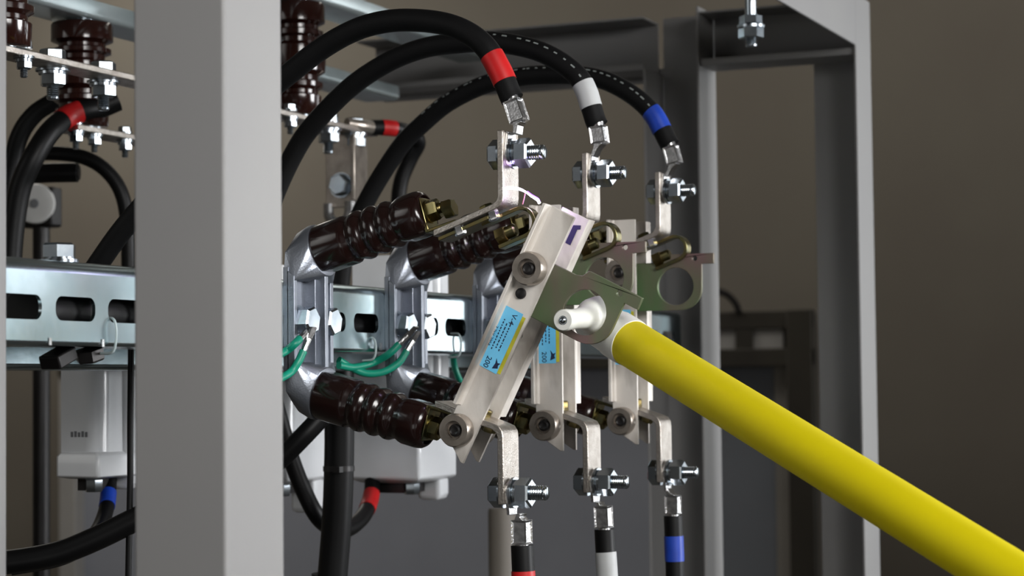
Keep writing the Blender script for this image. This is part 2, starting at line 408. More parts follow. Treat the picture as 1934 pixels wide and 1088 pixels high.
def switch(s0, label, ang):
    root = thing('disconnect_switch', label, 'switch', (-690, s0, ZC), 'single-pole disconnect switches on the strut')
    # ---- cast bracket
    b = MB()
    b.box(-690, -686, s0-27, s0+27, ZC-36, ZC+36)
    b.plate([(-687, ZC-34), (-681.6, ZC-30), (-681.6, ZC+30), (-687, ZC+34)], FZ, s0-27, s0-23)
    b.plate([(-687, ZC-34), (-681.6, ZC-30), (-681.6, ZC+30), (-687, ZC+34)], FZ, s0+23, s0+27)
    b.plate([(-687, ZC-55), (-677.7, ZC-50), (-677.7, ZC+50), (-687, ZC+55)], FZ, s0-5.5, s0+5.5)
    b.plate([(-678, ZC-50), (-672, ZC-46), (-672, ZC+46), (-678, ZC+50)], FZ, s0-2.2, s0+2.2)
    for g in (1, -1):
        o = Vector((-674.5, s0, ZC+g*48.5)); d = Vector((math.cos(AX), 0, g*math.sin(AX))); x, y, _ = basis(d)
        pts = [o-d*.6+x*18*math.cos(a)+y*18*math.sin(a) for a in [2*math.pi*k/40 for k in range(40)]]
        pts += [o-d*4+x*18.4*math.cos(a)+y*18.4*math.sin(a) for a in [2*math.pi*k/40 for k in range(40)]]
        pts += [o-d*12+x*17.5*math.cos(a)+y*16.5*math.sin(a) for a in [2*math.pi*k/40 for k in range(40)]]
        pts += [o-d*17+x*14.5*math.cos(a)+y*13*math.sin(a) for a in [2*math.pi*k/40 for k in range(40)]]
        for ss in (-26.8, 26.8):
            pts += [(-690, s0+ss, ZC+g*27), (-681.8, s0+ss, ZC+g*27), (-690, s0+ss*.9, ZC+g*46), (-684, s0+ss*.86, ZC+g*44)]
        b.hull(pts)
    br = b.build('bracket', M['cast'], root, bevel=.7, ang=52)
    for ss in (-15.5, 15.5):
        b = MB(); o = (-686, s0+ss, ZC+.5)
        b.lathe([(.2, 10.5), (2, 10.5)], o, (1, 0, 0)); b.lathe([(2, 8.6), (4.4, 8.6)], o, (1, 0, 0)); b.hexa(o, (1, 0, 0), 17, 4.4, 13, rot=.26)
        b.build('mounting_bolt', M['bolt'], br, ang=25)
    # ---- insulators
    insulator(root, s0, 1); insulator(root, s0, -1)
    # ---- terminals
    sl = math.tan(R(19.9))
    def term(sgn):
        x_in, x_out = (-540, -536) if sgn > 0 else (-542, -538)
        def zl(x, off): # inner face of the arm; off = offset towards outside
            return (97.3+(x+584.6)*sl+off/math.cos(R(19.9)))
        w = []
        xi = -586
        w += [(xi, zl(xi, 0)), (x_out-6, zl(x_out-6, 0)), (x_out-2.4, zl(x_out-3, .5)), (x_out-.5, zl(x_out, 2.4)), (x_out, zl(x_out, 6))]
        w += [(x_out, 163.4), (x_in, 163.4), (x_in, zl(x_in, 7)), (x_in-1.2, zl(x_in-1.5, 5)), (x_in-3.5, zl(x_in-4, 4.1)), (xi, zl(xi, 4))]
        if sgn < 0:
            w = [(x, 2*ZC-z) for x, z in w]
            w = [(x, max(z, -81.5)) for x, z in w]
        b = MB(); hw = 12.7
        b.plate(w, FZ, s0-hw, s0+hw)
        t = b.build('contact_terminal', M['tin'], root, bevel=.5)
        # screws through the arm
        dn = Vector((math.sin(R(19.9)), 0, -sgn*math.cos(R(19.9))))
        for xx, ss, hd in ((-567, 0, 0), (-556, 9, 1)):
            p = Vector((xx, s0+ss, zl(xx, 4))); p2 = Vector((xx, s0+ss-7, zl(xx, 0)))
            if sgn < 0: p.z = 2*ZC-p.z; p2.z = 2*ZC-p2.z
            b = MB()
            if hd: b.hexa(p, -dn, 9, 0, 6)
            else: b.lathe([(0, 6), (1.6, 5.6), (2.6, 4), (3, 0)], p, -dn, 24)
            b.build('arm_screw', M['yzinc'] if hd else M['lug'], t)
        for xx in ((-570, -546) if sgn > 0 else ()):
            p2 = Vector((xx, s0-8, zl(xx, 0)))
            if sgn < 0: p2.z = 2*ZC-p2.z
            b = MB(); b.hexa(p2, dn, 7, 0, 5.5); b.build('arm_nut', M['lug'], t)
        return t
    tu, tl_ = term(1), term(-1)
    b = MB(); b.obox((-566, s0, 101.6), (math.cos(R(19.9)), 0, math.sin(R(19.9))), (0, 1, 0), (-math.sin(R(19.9)), 0, math.cos(R(19.9))), 19, 10, 1.3)
    b.build('contact_support', M['yzinc'], tu, bevel=.4)
    bolt_stack(root, -540, -533.8, s0-2, 149, -511)
    bolt_stack(root, -542, -535.8, s0-2, -69.2, -512)
    # ---- guide loop under the upper contact (flat strip bent into a U)
    b = MB(); mid = []
    c = Vector((-527.5, 0, 104.2)); e = Vector((math.cos(R(19.9)), 0, math.sin(R(19.9)))); nn = Vector((-e.z, 0, e.x))
    mid.append(c+nn*9.2-e*26); mid.append(c+nn*9.2-e*10)
    for k in range(13):
        a = R(90-180*k/12); mid.append(c+e*9.2*math.cos(a)+nn*9.2*math.sin(a))
    mid.append(c-nn*9.2-e*10); mid.append(c-nn*9.2-e*20)
    o_ = []
    th_ = 1.3
    for sgn in (1, -1):
        row = []
        for i, p in enumerate(mid):
            tn = (mid[min(i+1, len(mid)-1)]-mid[max(i-1, 0)]).normalized(); nr = Vector((-tn.z, 0, tn.x))
            row.append(p+nr*th_*sgn)
        o_ += row if sgn > 0 else row[::-1]
    b.plate([(p.x, p.z) for p in o_], FZ, s0-5, s0+5)
    b.build('guide_loop', M['yzinc'], tu, bevel=.4)
    cb = c-e*20-nn*2; cb.y = s0
    b = MB(); b.hexa(cb, e, 10, 0, 7, rot=.2); b.lathe([(7, 4.4), (13, 4.4), (14, 3.2)], cb, e, 16)
    b.build('contact_bolt', M['yzinc'], tu)
    # ---- blade: two L-shaped plates, rollers, pull ring; hinged on the lower terminal
    pv = Vector((-568, s0, -29)); ca, sa = math.cos(R(ang)), math.sin(R(ang))
    def rot(p):
        dx, dz = p.x-pv.x, p.z-pv.z
        return Vector((pv.x+dx*ca+dz*sa, p.y, pv.z+dz*ca-dx*sa))
    bl = bpy.data.objects.new('blade', None); COL.objects.link(bl); bl.parent = root; bl.empty_display_size = .01; BASE[bl.name] = BASE[root.name]
    side = [(-577, 127.4), (-556.6, 127.4), (-556.6, -47.2), (-558.5, -47.2), (-572, -38), (-577, -28)]
    b = MB(rot); b.plate(side, FZ, s0-13.5, s0-11)
    def lip(x0, dirx, y0, diry, z0, z1):   # quarter-round bend and short flange
        o = []
        r = 4.0
        for k in range(7):
            a = R(90*k/6); o.append((x0+dirx*(r*(1-math.cos(a))), 0 + r*math.sin(a)))
        return o
    def lip_outline(xe, sx, ye, sy, wdt):
        """cross-section in front-rail plane: from the plate's edge xe bending by sy into a flange of width wdt"""
        r, t = 4.0, 2.4; o = []
        for k in range(7):
            a = R(90*k/6); o.append((xe-sx*(r-r*math.sin(a)), ye+sy*(r-r*math.cos(a))))
        o.append((xe, ye+sy*wdt)); o.append((xe-sx*t, ye+sy*wdt))
        for k in range(6, -1, -1):
            a = R(90*k/6); o.append((xe-sx*(r-(r-t)*math.sin(a)), ye+sy*(r-(r-t)*math.cos(a))))
        return o
    b.plate(lip_outline(-577.6, -1, s0-11.2, -1, 9.5), FS, -14, 127.4)
    b.build('near_plate', M['blade'], bl, bevel=.35)
    b = MB(rot); b.plate(side, FZ, s0+11, s0+13.5); b.plate(lip_outline(-556.2, 1, s0+11.2, 1, 10), FS, -14, 127.4)
    fp = b.build('far_plate', M['blade'], bl, bevel=.35)
    for zz, nm in ((-29, 'pivot_roller'), (85.8, 'contact_roller')):
        for sg in (-1, 1):
            b = MB(rot); o = (-568.3, s0+sg*13.5, zz); dd = (0, sg, 0)
            b.lathe([(0, 9), (1, 10.8), (7, 10.9), (9.3, 10), (9.3, 6.2), (7.6, 5.7), (5, 5.7), (5, 0)], o, dd, 36)
            rl = b.build(nm, M['steel'], bl)
            if sg < 0:
                b = MB(rot); b.lathe([(4.9, 4), (7, 4), (7.6, 2.8), (7.2, 2.2), (7.2, 0)], o, dd, 16); b.build('pin_end', M['dark'], rl)
    b = MB(rot); b.lathe([(0, 3.6), (1.6, 3.4), (2.2, 2), (2.2, 0)], (-568.3, s0-13.5, 68.5), (0, -1, 0), 16); b.build('rivet', M['dark'], bl)
    b = MB(rot); b.lathe([(-10.9, 3.4), (10.9, 3.4)], (-568.3, s0, 40), (0, -1, 0), 16); b.build('spacer', M['dark'], bl)
    b = MB(rot); b.box(-571, -561, s0-7, s0+9, -21, -16); b.hexa((-564, s0+5, -17), (0, 0, 1), 8, 0, 5); b.build('pivot_bolt', M['yzinc'], bl)
    # sticker
    zs = lambda u, v, w: rot(Vector((-568.6+u, s0-13.6-w, 35.8+v)))
    b = MB(); b.plate([(-7.6, -21), (7.6, -21), (7.6, 21.5), (-7.6, 21.5)], zs, 0, .12)
    lb = b.build('rating_label', M['label'], bl); lb['label'] = 'blue rating sticker'
    b = MB(); b.plate([(7.8, -20), (10.2, -20), (10.2, 20), (7.8, 20)], zs, 0, .12); b.build('label_edge', M['olive'], lb)
    tx = lambda cx, cy, f=1: (lambda u, v, w: zs(cx+v*f, cy-u*f, .16+w))
    text_mesh('lettering', 'V-4', 5.2, M['ink'], lb, tx(2.5, 15.5))
    text_mesh('lettering', '200', 5.2, M['ink'], lb, tx(-1.5, -16.5))
    text_mesh('lettering', '7.2kV 200A', 3.0, M['ink'], lb, tx(-5.6, 0))
    for k, L_ in enumerate((22, 18, 20)):
        bb = MB()
        yy = -L_/2+3
        while yy < L_/2+3:
            l2 = random.uniform(.8, 2.2); bb.plate([(-3+k*2.6, yy), (-2.2+k*2.6, yy), (-2.2+k*2.6, yy+l2), (-3+k*2.6, yy+l2)], zs, .12, .2); yy += l2+.8
        bb.build('small_print', M['ink'], lb)
    b = MB(); b.plate([(3.2, -19), (7, -17.4), (6.4, -15.6), (7.4, -13.6), (5.4, -14.2), (3.4, -11.6), (4, -15)], zs, .12, .2); b.build('maker_mark', M['ink'], lb)
    # pull ring
    b = MB(rot)
    ol = [(-574, 93.6), (-545, 93.6), (-540, 95), (-537, 99.8), (-497, 99.8), (-497, 91.7), (-506.8, 91.7), (-506.8, 74)]
    for k in range(1, 9):
        a = R(-90*k/9); ol.append((-524+17.2*math.cos(a), 73.5+17.2*math.sin(a)))
    ol += [(-525, 56.2), (-574, 56.2)]
    b.plate(ol, FZ, s0-1.6, s0+1.6, [circle(-528.2, 74.8, 14.6, 40), circle(-512.3, 96, 2, 14)])
    b.build('pull_ring', M['ring'], bl, bevel=.5)
    if ang:
        b = MB(rot); zz = lambda u, v, w: (-562.5+u, s0+10.9-w, 114.5+v)
        b.plate([(-2.2, -7), (1.6, -7), (1.6, 4), (3.4, 5), (2.6, 7.5), (-2.2, 5.5)], zz, 0, .25); b.build('ink_mark', M['violet'], fp)
    return root

S1, S2, S3 = 1226.0, 1373.0, 1526.0
switch(S1, 'near single-pole disconnect switch with its blade swung open and arcing', 27.1)
switch(S2, 'middle closed disconnect switch behind the open one', 0)
switch(S3, 'far closed disconnect switch nearest the grey corner post', 0)

# ------------------------------------------------------------------ cables
def nearest(P, q):
    return min(range(len(P)), key=lambda i: (P[i]-q).length)
def crimp_lug(parent, bolt_pt, neck, bar0, bar1, s0, tint='lug'):
    """palm under the nut, bent neck, square crimped barrel"""
    b = MB(); bp = Vector(bolt_pt); up = 1 if neck[0].z > bp.z else -1
    zt = bp.z+up*14
    ol = [(s0-2+9*math.cos(a), bp.z-up*9*math.sin(a)) for a in [math.pi*k/12 for k in range(13)]]
    ol = [(s0+7, bp.z), *[(s0-2+9*math.cos(a), bp.z-up*9*math.sin(a)) for a in [math.pi*k/12 for k in range(1, 12)]], (s0-11, bp.z), (s0-8, zt), (s0+4, zt)]
    b.plate(ol, SZ, bp.x, bp.x+1.9, [circle(s0-2, bp.z, 5.3, 20)])
    n0, n1 = neck
    ax = (bar1-bar0).normalized(); sd = Vector((0, 1, 0)); nr = ax.cross(sd).normalized()
    # neck strip
    prev = None
    rows = [(Vector((bp.x+1.1, s0-2, zt)), 6.5, 1.1), (n0, 5.5, 1.3), (n1, 5.2, 1.5), (bar0, 5.2, 3)]
    for p, w, t in rows:
        cur = [b.v(p+sd*sy*w+Vector((1, 0, 0))*sx*t) for sx, sy in ((-1, -1), (-1, 1), (1, 1), (1, -1))]
        if prev:
            for k in range(4): b.face([prev[k], prev[(k+1) % 4], cur[(k+1) % 4], cur[k]])
        else: b.face(cur)
        prev = cur
    b.face(prev)
    L_ = (bar1-bar0).length
    # barrel: square crimp with recessed faces
    h = 5.4
    n_before = len(b.bm.faces)
    b.obox((bar0+bar1)/2, ax, sd, nr, L_/2, h, h)
    b.bm.faces.ensure_lookup_table()
    fs = [f for f in b.bm.faces[n_before:] if abs(f.normal.dot(ax)) < .5 or True]
    b.bm.normal_update()
    fs = [f for f in b.bm.faces[n_before:] if abs(f.normal.dot(ax)) < .5]
    bmesh.ops.inset_individual(b.bm, faces=fs, thickness=2.0, depth=0)
    for f in fs:
        c = f.calc_center_median(); inw = ((bar0+bar1)/2-c); inw -= ax*inw.dot(ax); inw.normalize()
        for v in f.verts: v.co += inw*1.4
    b.lathe([(0, 4.4), (4, 4.4), (5, 3)], bar1, ax, 16)
    return b.build('cable_lug', M[tint], parent, bevel=.4)

def cable(name, label, pts, r, jacket='rubber', tapes=(), group=None, seg=16, prints=None, cat='cable', base=None):
    t = thing(name, label, cat, base if base is not None else pts[0], group)
    b = MB(); P = b.tube(pts, r, seg); b.build('jacket', M[jacket], t, ang=60)
    for a, e, m in tapes:
        i, j = sorted((nearest(P, a), nearest(P, e)))
        seg_pts = P[i:max(j, i+2)+1]
        b = MB(); b.tube(seg_pts, r+.45, seg, smooth=False); o = b.build(m+'_tape', M[m], t, ang=60); o['label'] = m+' phase tape band'
    if prints:
        b = MB()
        for a, e in prints:
            i, j = sorted((nearest(P, a), nearest(P, e)))
            k = i
            acc = 0
            nxt = 0
            for k in range(i, j):
                d = P[k+1]-P[k]; acc += d.length
                if acc >= nxt:
                    T_ = d.normalized(); w = Vector((-.05, -.72, .6)); w = (w-T_*w.dot(T_)).normalized(); sd = T_.cross(w)
                    ln = random.uniform(.9, 2.0)
                    b.obox(P[k]+w*(r+.02), T_, sd, w, ln, .55, .12)
                    nxt = acc+random.choice((3.4, 4.2, 5.5, 8))
        b.build('cable_print', M['print'], t)
    return t, P

def A(px, S): return [at(x, y, S=S) for x, y in px]
up_px = [
 [(968, 188), (963, 178), (955, 158), (942, 130), (918, 90), (880, 60), (830, 43), (760, 38), (703, 46), (655, 64), (600, 97), (545, 140), (440, 225), (330, 325), (243, 420), (188, 495), (140, 570), (115, 640), (110, 690)],
 [(1129, 237), (1124, 226), (1116, 200), (1107, 172), (1090, 143), (1050, 112), (1000, 91), (930, 79), (872, 81), (800, 91), (730, 119), (658, 168), (589, 239), (554, 292), (520, 365), (490, 450), (470, 540), (460, 640)],
 [(1266, 275), (1260, 265), (1249, 243), (1232, 214), (1198, 182), (1150, 155), (1100, 143), (1040, 141), (980, 145), (915, 160), (848, 193), (800, 232), (760, 272), (719, 333), (688, 388), (660, 450), (645, 520), (640, 620)]]
lug_px = [((977, 254), (979, 238), (982, 231), (968.5, 190)), ((1122, 297), (1128, 283), (1134, 272), (1129.5, 239)), ((1262, 333), (1268, 320), (1275, 310), (1266.5, 277))]
tape_px = [((955, 156), (927, 103), 'red'), ((1118, 205), (1098, 158), 'white'), ((1250, 246), (1228, 207), 'blue')]
prints = [None, [((930, 79), (1095, 150))], [((800, 232), (1030, 141)), ((1040, 141), (1225, 205))]]
names = ['red', 'white', 'blue']
for i, S_ in enumerate((S1, S2, S3)):
    pts = A(up_px[i], S_)
    pr_ = [(at(*a, S=S_), at(*e, S=S_)) for a, e in prints[i]] if prints[i] else None
    t, P = cable('power_cable', ['thick black cable with red tape arching over the open near switch', 'thick black cable with white tape arching to the middle switch', 'thick black cable with blue tape arching to the far switch'][i],
                 pts, 7.6, 'rubber', [(at(*tape_px[i][0], S=S_), at(*tape_px[i][1], S=S_), tape_px[i][2])], 'upper cables of the three switches', 18, pr_)
    q = lug_px[i]; n0, n1, b0, b1 = [at(*p, S=S_-2) for p in q]
    crimp_lug(t, (-536+.1, S_, 149), (n0, n1), b0, b1, S_)
lo_px = [[(986, 1030), (987, 1052), (989, 1100), (991, 1180), (992, 1260)], [(1141.5, 1000), (1143, 1030), (1147, 1090), (1150, 1160), (1151, 1230)], [(1271, 974), (1272, 1000), (1274, 1060), (1275, 1130), (1275, 1200)]]
lo_lug = [((986, 970), (983, 976), (985, 982), (986, 1028)), ((1132, 948), (1135, 954), (1139, 956), (1141, 997)), ((1262, 922), (1266, 930), (1271, 935), (1271.5, 971))]
lo_tape = [((988, 1080), (991, 1190), 'red'), ((1144, 1042), (1150, 1160), 'white'), ((1273, 1013), (1274.5, 1057), 'blue')]
for i, S_ in enumerate((S1, S2, S3)):
    pts = A(lo_px[i], S_); pts += [pts[-1]+Vector((1, 1, -120)), pts[-1]+Vector((1, 2, -UP-pts[-1].z+8))]
    t, P = cable('power_cable', ['black cable with red tape hanging below the open near switch', 'black cable with white tape hanging below the middle switch', 'black cable with blue tape hanging below the far switch'][i],
                 pts, 7.3 if i == 0 else 7.2, 'rubber2', [(at(*lo_tape[i][0], S=S_), at(*lo_tape[i][1], S=S_), lo_tape[i][2])], 'lower cables of the three switches', 18)
    q = lo_lug[i]; n0, n1, b0, b1 = [at(*p, S=S_-2) for p in q]
    crimp_lug(t, (-538+.1, S_, -69.2), (n0, n1), b0, b1, S_)

# green earth wires
gw = [
 ([(566, 640, -676), (556, 650, -677), (535, 666, -684), (480, 690, -686), (420, 700, -688)], 'upper green earth wire at the near switch bracket by the post', 1),
 ([(573, 663, -676), (563, 684, -678), (545, 706, -682), (500, 726, -686), (430, 735, -690)], 'lower green earth wire at the near switch bracket by the post', 1),
 ([(754, 650, -676), (735, 668, -682), (705, 685, -694), (668, 694, -700), (640, 690, -704)], 'upper green earth wire joining the middle switch bracket', 1),
 ([(768, 663, -676), (752, 686, -680), (722, 703, -688), (690, 705, -696), (662, 694, -702), (640, 680, -706)], 'lower green earth wire looping to the middle switch bracket', 1),
 ([(855, 640, -745), (856, 668, -741), (858, 690, -737), (866, 714, -735), (880, 738, -735)], 'green earth wire hanging under the strut beside the far switch', 0)]
for px, lab, lug in gw:
    pts = [at(x, y, F=f) for x, y, f in px]
    t, P = cable('earth_wire', lab, pts, 2.7, 'green', (), 'green earth wires', 12, cat='wire')
    if lug:
        a = P[0]; d = (P[0]-P[3]).normalized()
        b = MB(); b.tube([a-d*2, a+d*4, a+d*9], 2.2, 10); b.obox(a+d*13, d, (0, 1, 0), d.cross(Vector((0, 1, 0))), 5, 3.4, .8)
        b.build('ring_lug', M['lug'], t)

# ------------------------------------------------------------------ hook stick
P0, P1 = at(1180, 641, D=1336), at(1634, 921.5, D=1166)
ax = (P1-P0).normalized()
stick = thing('hook_stick', 'yellow insulated hook stick pulling the ring of the open blade', 'tool', P0+ax*400)
b = MB(); b.lathe([(5.5, 14.4), (6.5, 15), (900, 15), (901, 14.5)], P0, ax, 48); b.build('pole', M['yellow'], stick, ang=60)
b = MB(); b.lathe([(14, 14), (6.6, 14.6), (6.4, 15.6), (2, 15.9), (-9, 15.9), (-11, 15.2), (-28, 14.6), (-37, 13.6), (-42, 11), (-43.5, 8), (-43.5, 0)], P0, ax, 40)
hd = b.build('hook_head', M['nylon'], stick, ang=50)
tip = at(1063, 605, S=1190); bs = at(1122, 598, S=1236)
pa = (tip-bs).normalized(); PL = (tip-bs).length
b = MB(); b.lathe([(-8, 13), (2, 12), (8, 9.4), (14, 7), (PL-16, 6.3), (PL-10, 6.4), (PL-6, 6.8), (PL-1, 6.8), (PL, 6.1), (PL, 2.9), (PL-1, 2.7), (PL-1, 0)], bs, pa, 32)
b.build('hook_pin', M['nylon'], hd, ang=50)
b = MB(); b.lathe([(PL-1.2, 2.8), (PL, 2.6), (PL+.9, 2.1), (PL+1.6, 1.3), (PL+2, 0)], bs, pa, 20); b.build('pin_screw', M['bolt'], hd, ang=80)

# ------------------------------------------------------------------ electric arc
apx = [(951, 357), (962, 355), (976, 356), (986, 359), (995, 364), (1003, 370), (1010, 374), (1016, 378), (1019, 384)]
pts = [at(x, y, S=1214) for x, y in apx]
arc = thing('electric_arc', 'white-violet electric arc leaping from the upper contact to the open blade', 'electric arc', pts[0])
b = MB(); b.tube(pts, lambda u: .8+.2*math.sin(u*9), 10); b.build('arc_core', M['arc'], arc)
b = MB(); b.tube([p+Vector((.35, 0, .75)) for p in pts[4:]], .45, 8); b.build('arc_fringe', M['arc2'], arc)
b = MB(); b.tube([at(x, y, S=1216) for x, y in ((992, 364), (990, 374), (987, 386))], .35, 6); b.build('arc_strand', M['arc3'], arc)

# ------------------------------------------------------------------ resin-cast units behind the strut
def resin_unit(label, x0, x1, y0, y1, zt, zb, foot):
    t = thing('resin_transformer', label, 'transformer', ((x0+x1)/2, (y0+y1)/2, zb), 'grey resin units behind the strut')
    r = 16
    ol = [(x0, y0), (x1-r*1.6, y0)]
    for k in range(9):
        a = R(-90+90*k/8); ol.append((x1-r*.8+r*.8*math.cos(a)*1.0, y0+r+r*math.sin(a)))
    ol += [(x1, y1-6), (x1-6, y1), (x0, y1)]
    h = zt-zb
    b = MB(); b.plate(ol, FS, zb+h*.2, zt); b.build('body', M['resin'], t, bevel=3)
    # groove column at the front corner
    b = MB(); b.lathe([(zb+h*.22, 7), (zt-4, 7), (zt-2, 5)], (x1-2, (y0+y1)/2+4, 0), (0, 0, 1), 20); b.build('corner_rib', M['resin'], t)
    b = MB()
    b.hull([(x, y, z) for z, g in ((zb+h*.24, 1), (zb+h*.2, 3), (zb+h*.02, 3), (zb, -5)) for x in (x0-g, x1+g) for y in (y0-g, y1+g)])
    b.build('base_box', M['resin'], t, bevel=2.5)
    b = MB(); b.hull([(x, y, z) for x in (x1-26, x1-4) for y in (y1-20, y1) for z in (zb-foot, zb+4)] + [(x1-2, y1-10, zb+6)]); b.build('terminal_boss', M['resin'], t, bevel=4)
    b = MB(); b.hexa((x1-12, y0+12, zb-1), (0, 0, -1), 12, 0, 9); b.build('terminal_screw', M['bolt'], t)
    b = MB(); b.box(x0+8, x1-18, y0+10, y1-10, zb-9, zb+1); b.build('terminal_recess', M['dark'], t)
    return t
a = at(115, 905, D=1560)
u1 = resin_unit('grey resin transformer seen left of the near post', a.x, a.x+33, a.y, a.y+70, 17, a.z, 10)
for k, l_ in enumerate((2.6, 3, 2.2, 3, 2.4)):
    b = MB(); b.box(a.x+9+k*3.2, a.x+9+k*3.2+2.2, a.y-.2, a.y, a.z+31.5, a.z+31.5+l_+1.4); b.build('cast_mark', M['inkgrey'], u1)
a = at(668, 912, D=1800)
u3 = resin_unit('glossy grey resin transformer standing behind the near and middle switches', a.x, a.x+62, a.y, a.y+70, 113, a.z, 17)
a = at(470, 915, D=1700)
u2_ = resin_unit('grey resin transformer mostly hidden by the near post', a.x, a.x+36, a.y, a.y+70, 100, a.z, 26)

# cables of the units
t, P = cable('bundled_cable', 'thick black cable bundle hanging behind the near switch', [at(640, 700, D=1600), at(641, 790, D=1600), at(640, 885, D=1600), at(636, 985, D=1600), at(628, 1088, D=1600), at(622, 1180, D=1600), at(616, 1320, D=1600), at(616, 1320, D=1600)*1+Vector((0, 0, -1050))], 11.6, 'rubber2')
b = MB(); b.lathe([(-2, 12.2), (2, 12.2)], at(640, 885, D=1600), (0, 0, 1), 24); b.obox(at(638, 887, D=1585), (1, 0, 0), (0, 1, 0), (0, 0, 1), 3, 3, 2.2); b.build('cable_tie', M['dark'], t)
cable('looped_cable', 'black cable with red tape looping up under the glossy resin transformer', [at(x, y, D=d) for x, y, d in ((505, 700, 1640), (525, 780, 1640), (548, 860, 1640), (575, 930, 1640), (605, 982, 1645), (645, 1002, 1690), (682, 980, 1740), (700, 942, 1780), (704, 900, 1800))], 6.8, 'rubber2',
      [(at(693, 962, D=1760), at(703, 925, D=1785), 'red')])
cable('control_cable', 'black cable running down left from under the near switch bracket', [at(x, y, D=d) for x, y, d in ((650, 745, 1560), (610, 785, 1555), (575, 822, 1550), (535, 862, 1550), (470, 920, 1550), (420, 1000, 1550))], 7.5, 'rubber2')
cable('floor_cable', 'black cable sweeping across the lower left opening', [at(x, y, D=1420) for x, y in ((-60, 1068), (30, 1060), (110, 1045), (180, 1018), (250, 984), (330, 945), (420, 905))], 8.3, 'rubber2')
cable('tapped_cable', 'black cable with blue tape dropping from the left resin transformer', [at(x, y, D=d) for x, y, d in ((207, 895, 1600), (205, 930, 1590), (200, 965, 1570), (186, 1000, 1540), (160, 1030, 1500), (110, 1055, 1470), (20, 1072, 1460))], 5.8, 'rubber2',
      [(at(206, 933, D=1590), at(202, 960, D=1575), 'blue')])
cable('thin_cable', 'thin black cable running vertically beside the near post', [at(x, y, D=1420) for x, y in ((247, 600), (247, 700), (246, 800), (246, 900), (244, 1000), (242, 1100))], 2.2, 'rubber2')

# ------------------------------------------------------------------ upper busbars, insulators, rails
def post_insulator(label, x, y, z0, z1, r):
    t = thing('post_insulator', label, 'insulator', (x, y, z0), 'brown post insulators of the busbars')
    h = z1-z0
    pr = [(0, r*.8), (.01, r*.84), (.17, r*.86), (.19, r*.74), (.22, r*.74), (.25, r*.92), (.29, r*.92), (.31, r*.74), (.35, r*.74), (.39, r), (.5, r*1.02), (.61, r), (.65, r*.74), (.69, r*.74),
          (.71, r*.94), (.75, r*.94), (.77, r*.76), (.8, r*.76), (.83, r), (.98, r), (1, r*.96)]
    b = MB(); b.lathe([(t_*h, q) for t_, q in pr], (x, y, z0), (0, 0, 1), 40); b.build('porcelain_body', M['porcelain2'], t, ang=50)
    b = MB(); b.lathe([(-.5, r*.5), (h+2, r*.5)], (x, y, z0), (0, 0, 1), 24); b.build('metal_insert', M['bolt'], t)
    return t
XB1, ZB = -915.0, 242.0
XB2, ZB2 = -1028.0, 220.0
def busbar(name, label, x, y0, y1, z, w, th, bolts):
    t = thing(name, label, 'busbar', (x, (y0+y1)/2, z), 'silvery busbars at the top left')
    b = MB(); b.box(x-w/2, x+w/2, y0, y1, z-th, z); b.build('bar', M['tin'], t, bevel=.8)
    for bx, by, big in bolts:
        b = MB(); o = (bx, by, z); k = 17 if big else 10
        b.lathe([(0, k*.62), (1.8, k*.62)], o, (0, 0, 1)); b.hexa(o, (0, 0, 1), k, 1.8, 1.8+k*.45, rot=.3)
        hd_ = b.build('bus_bolt', M['bolt'], t, ang=25)
        o2 = (bx, by, z-th)
        b = MB(); b.lathe([(.2, k*.75), (2, k*.75)], o2, (0, 0, -1)); b.lathe([(2.2, k*.62), (4.4, k*.62)], o2, (0, 0, -1)); b.build('washer', M['bolt'], hd_)
        b = MB(); b.hexa(o2, (0, 0, -1), k, 4.5, 4.5+k*.5, rot=.3); b.thread(o2, (0, 0, -1), k*.28, 4.5+k*.5, 4.5+k*1.1); b.build('nut', M['bolt'], hd_, ang=25)
    return t
bolts1 = []
for x, y in ((112, 100), (210, 124), (620, 240)):
    q = at(x, y, Z=ZB+8); bolts1.append((q.x if abs(q.x-XB1) < 25 else XB1, at(x, y, F=XB1).y, True))
q = at(670, 226, F=XB1+4); bolts1.append((XB1+4, q.y, True))
for x in (45, 548): bolts1.append((XB1+12, at(x, 110 if x < 100 else 215, F=XB1+12).y, False))
bus1 = busbar('busbar', 'upper silvery busbar with large bolts running behind the near post', XB1, 1080, at(692, 252, F=XB1).y, ZB, 25, 5, bolts1)
y_end2 = at(290, 270, F=XB2).y
bolts2 = [(XB2+8, at(x, y, F=XB2+8).y, False) for x, y in ((143, 250), (178, 256), (236, 285))]
busbar('busbar', 'second silvery busbar with small bolts lower behind the first', XB2, at(122, 238, F=XB2).y, y_end2, ZB2, 28, 5, bolts2)
q = at(562, 200, F=XB1); post_insulator('brown post insulator standing right of the near post', XB1, q.y, ZB+.5, 343, 25)
q = at(2, 90, F=XB1); post_insulator('brown post insulator cut by the left rear post', XB1, q.y, ZB+.5, 343, 25)
q = at(155, 230, F=XB2); post_insulator('brown post insulator hanging behind the two large bus bolts', XB2, q.y, ZB2+.5, 308, 26)
def rail(label, x, z, y0, y1):
    b = MB(); s, r = 20, 4.5
    ol = [(x-s, z), (x+s-r, z)] + [(x+s-r+r*math.cos(R(-90+90*k/8)), z+r+r*math.sin(R(-90+90*k/8))) for k in range(1, 9)]
    ol += [(x+s, z+15), (x-s, z+15)]
    b.plate(ol, FZ, y0, y1)
    return tag(b.build('support_rail', M['railzinc'], base=(x, (y0+y1)/2, z), bevel=.8), label, 'rail', 'zinc rails over the busbars')
rail('zinc support rail over the second busbar, left of the near post', XB2, 310, 900, 2005)
rail('zinc support rail over the upper busbar, behind the red-taped cable', XB1, 345, 900, 2005)

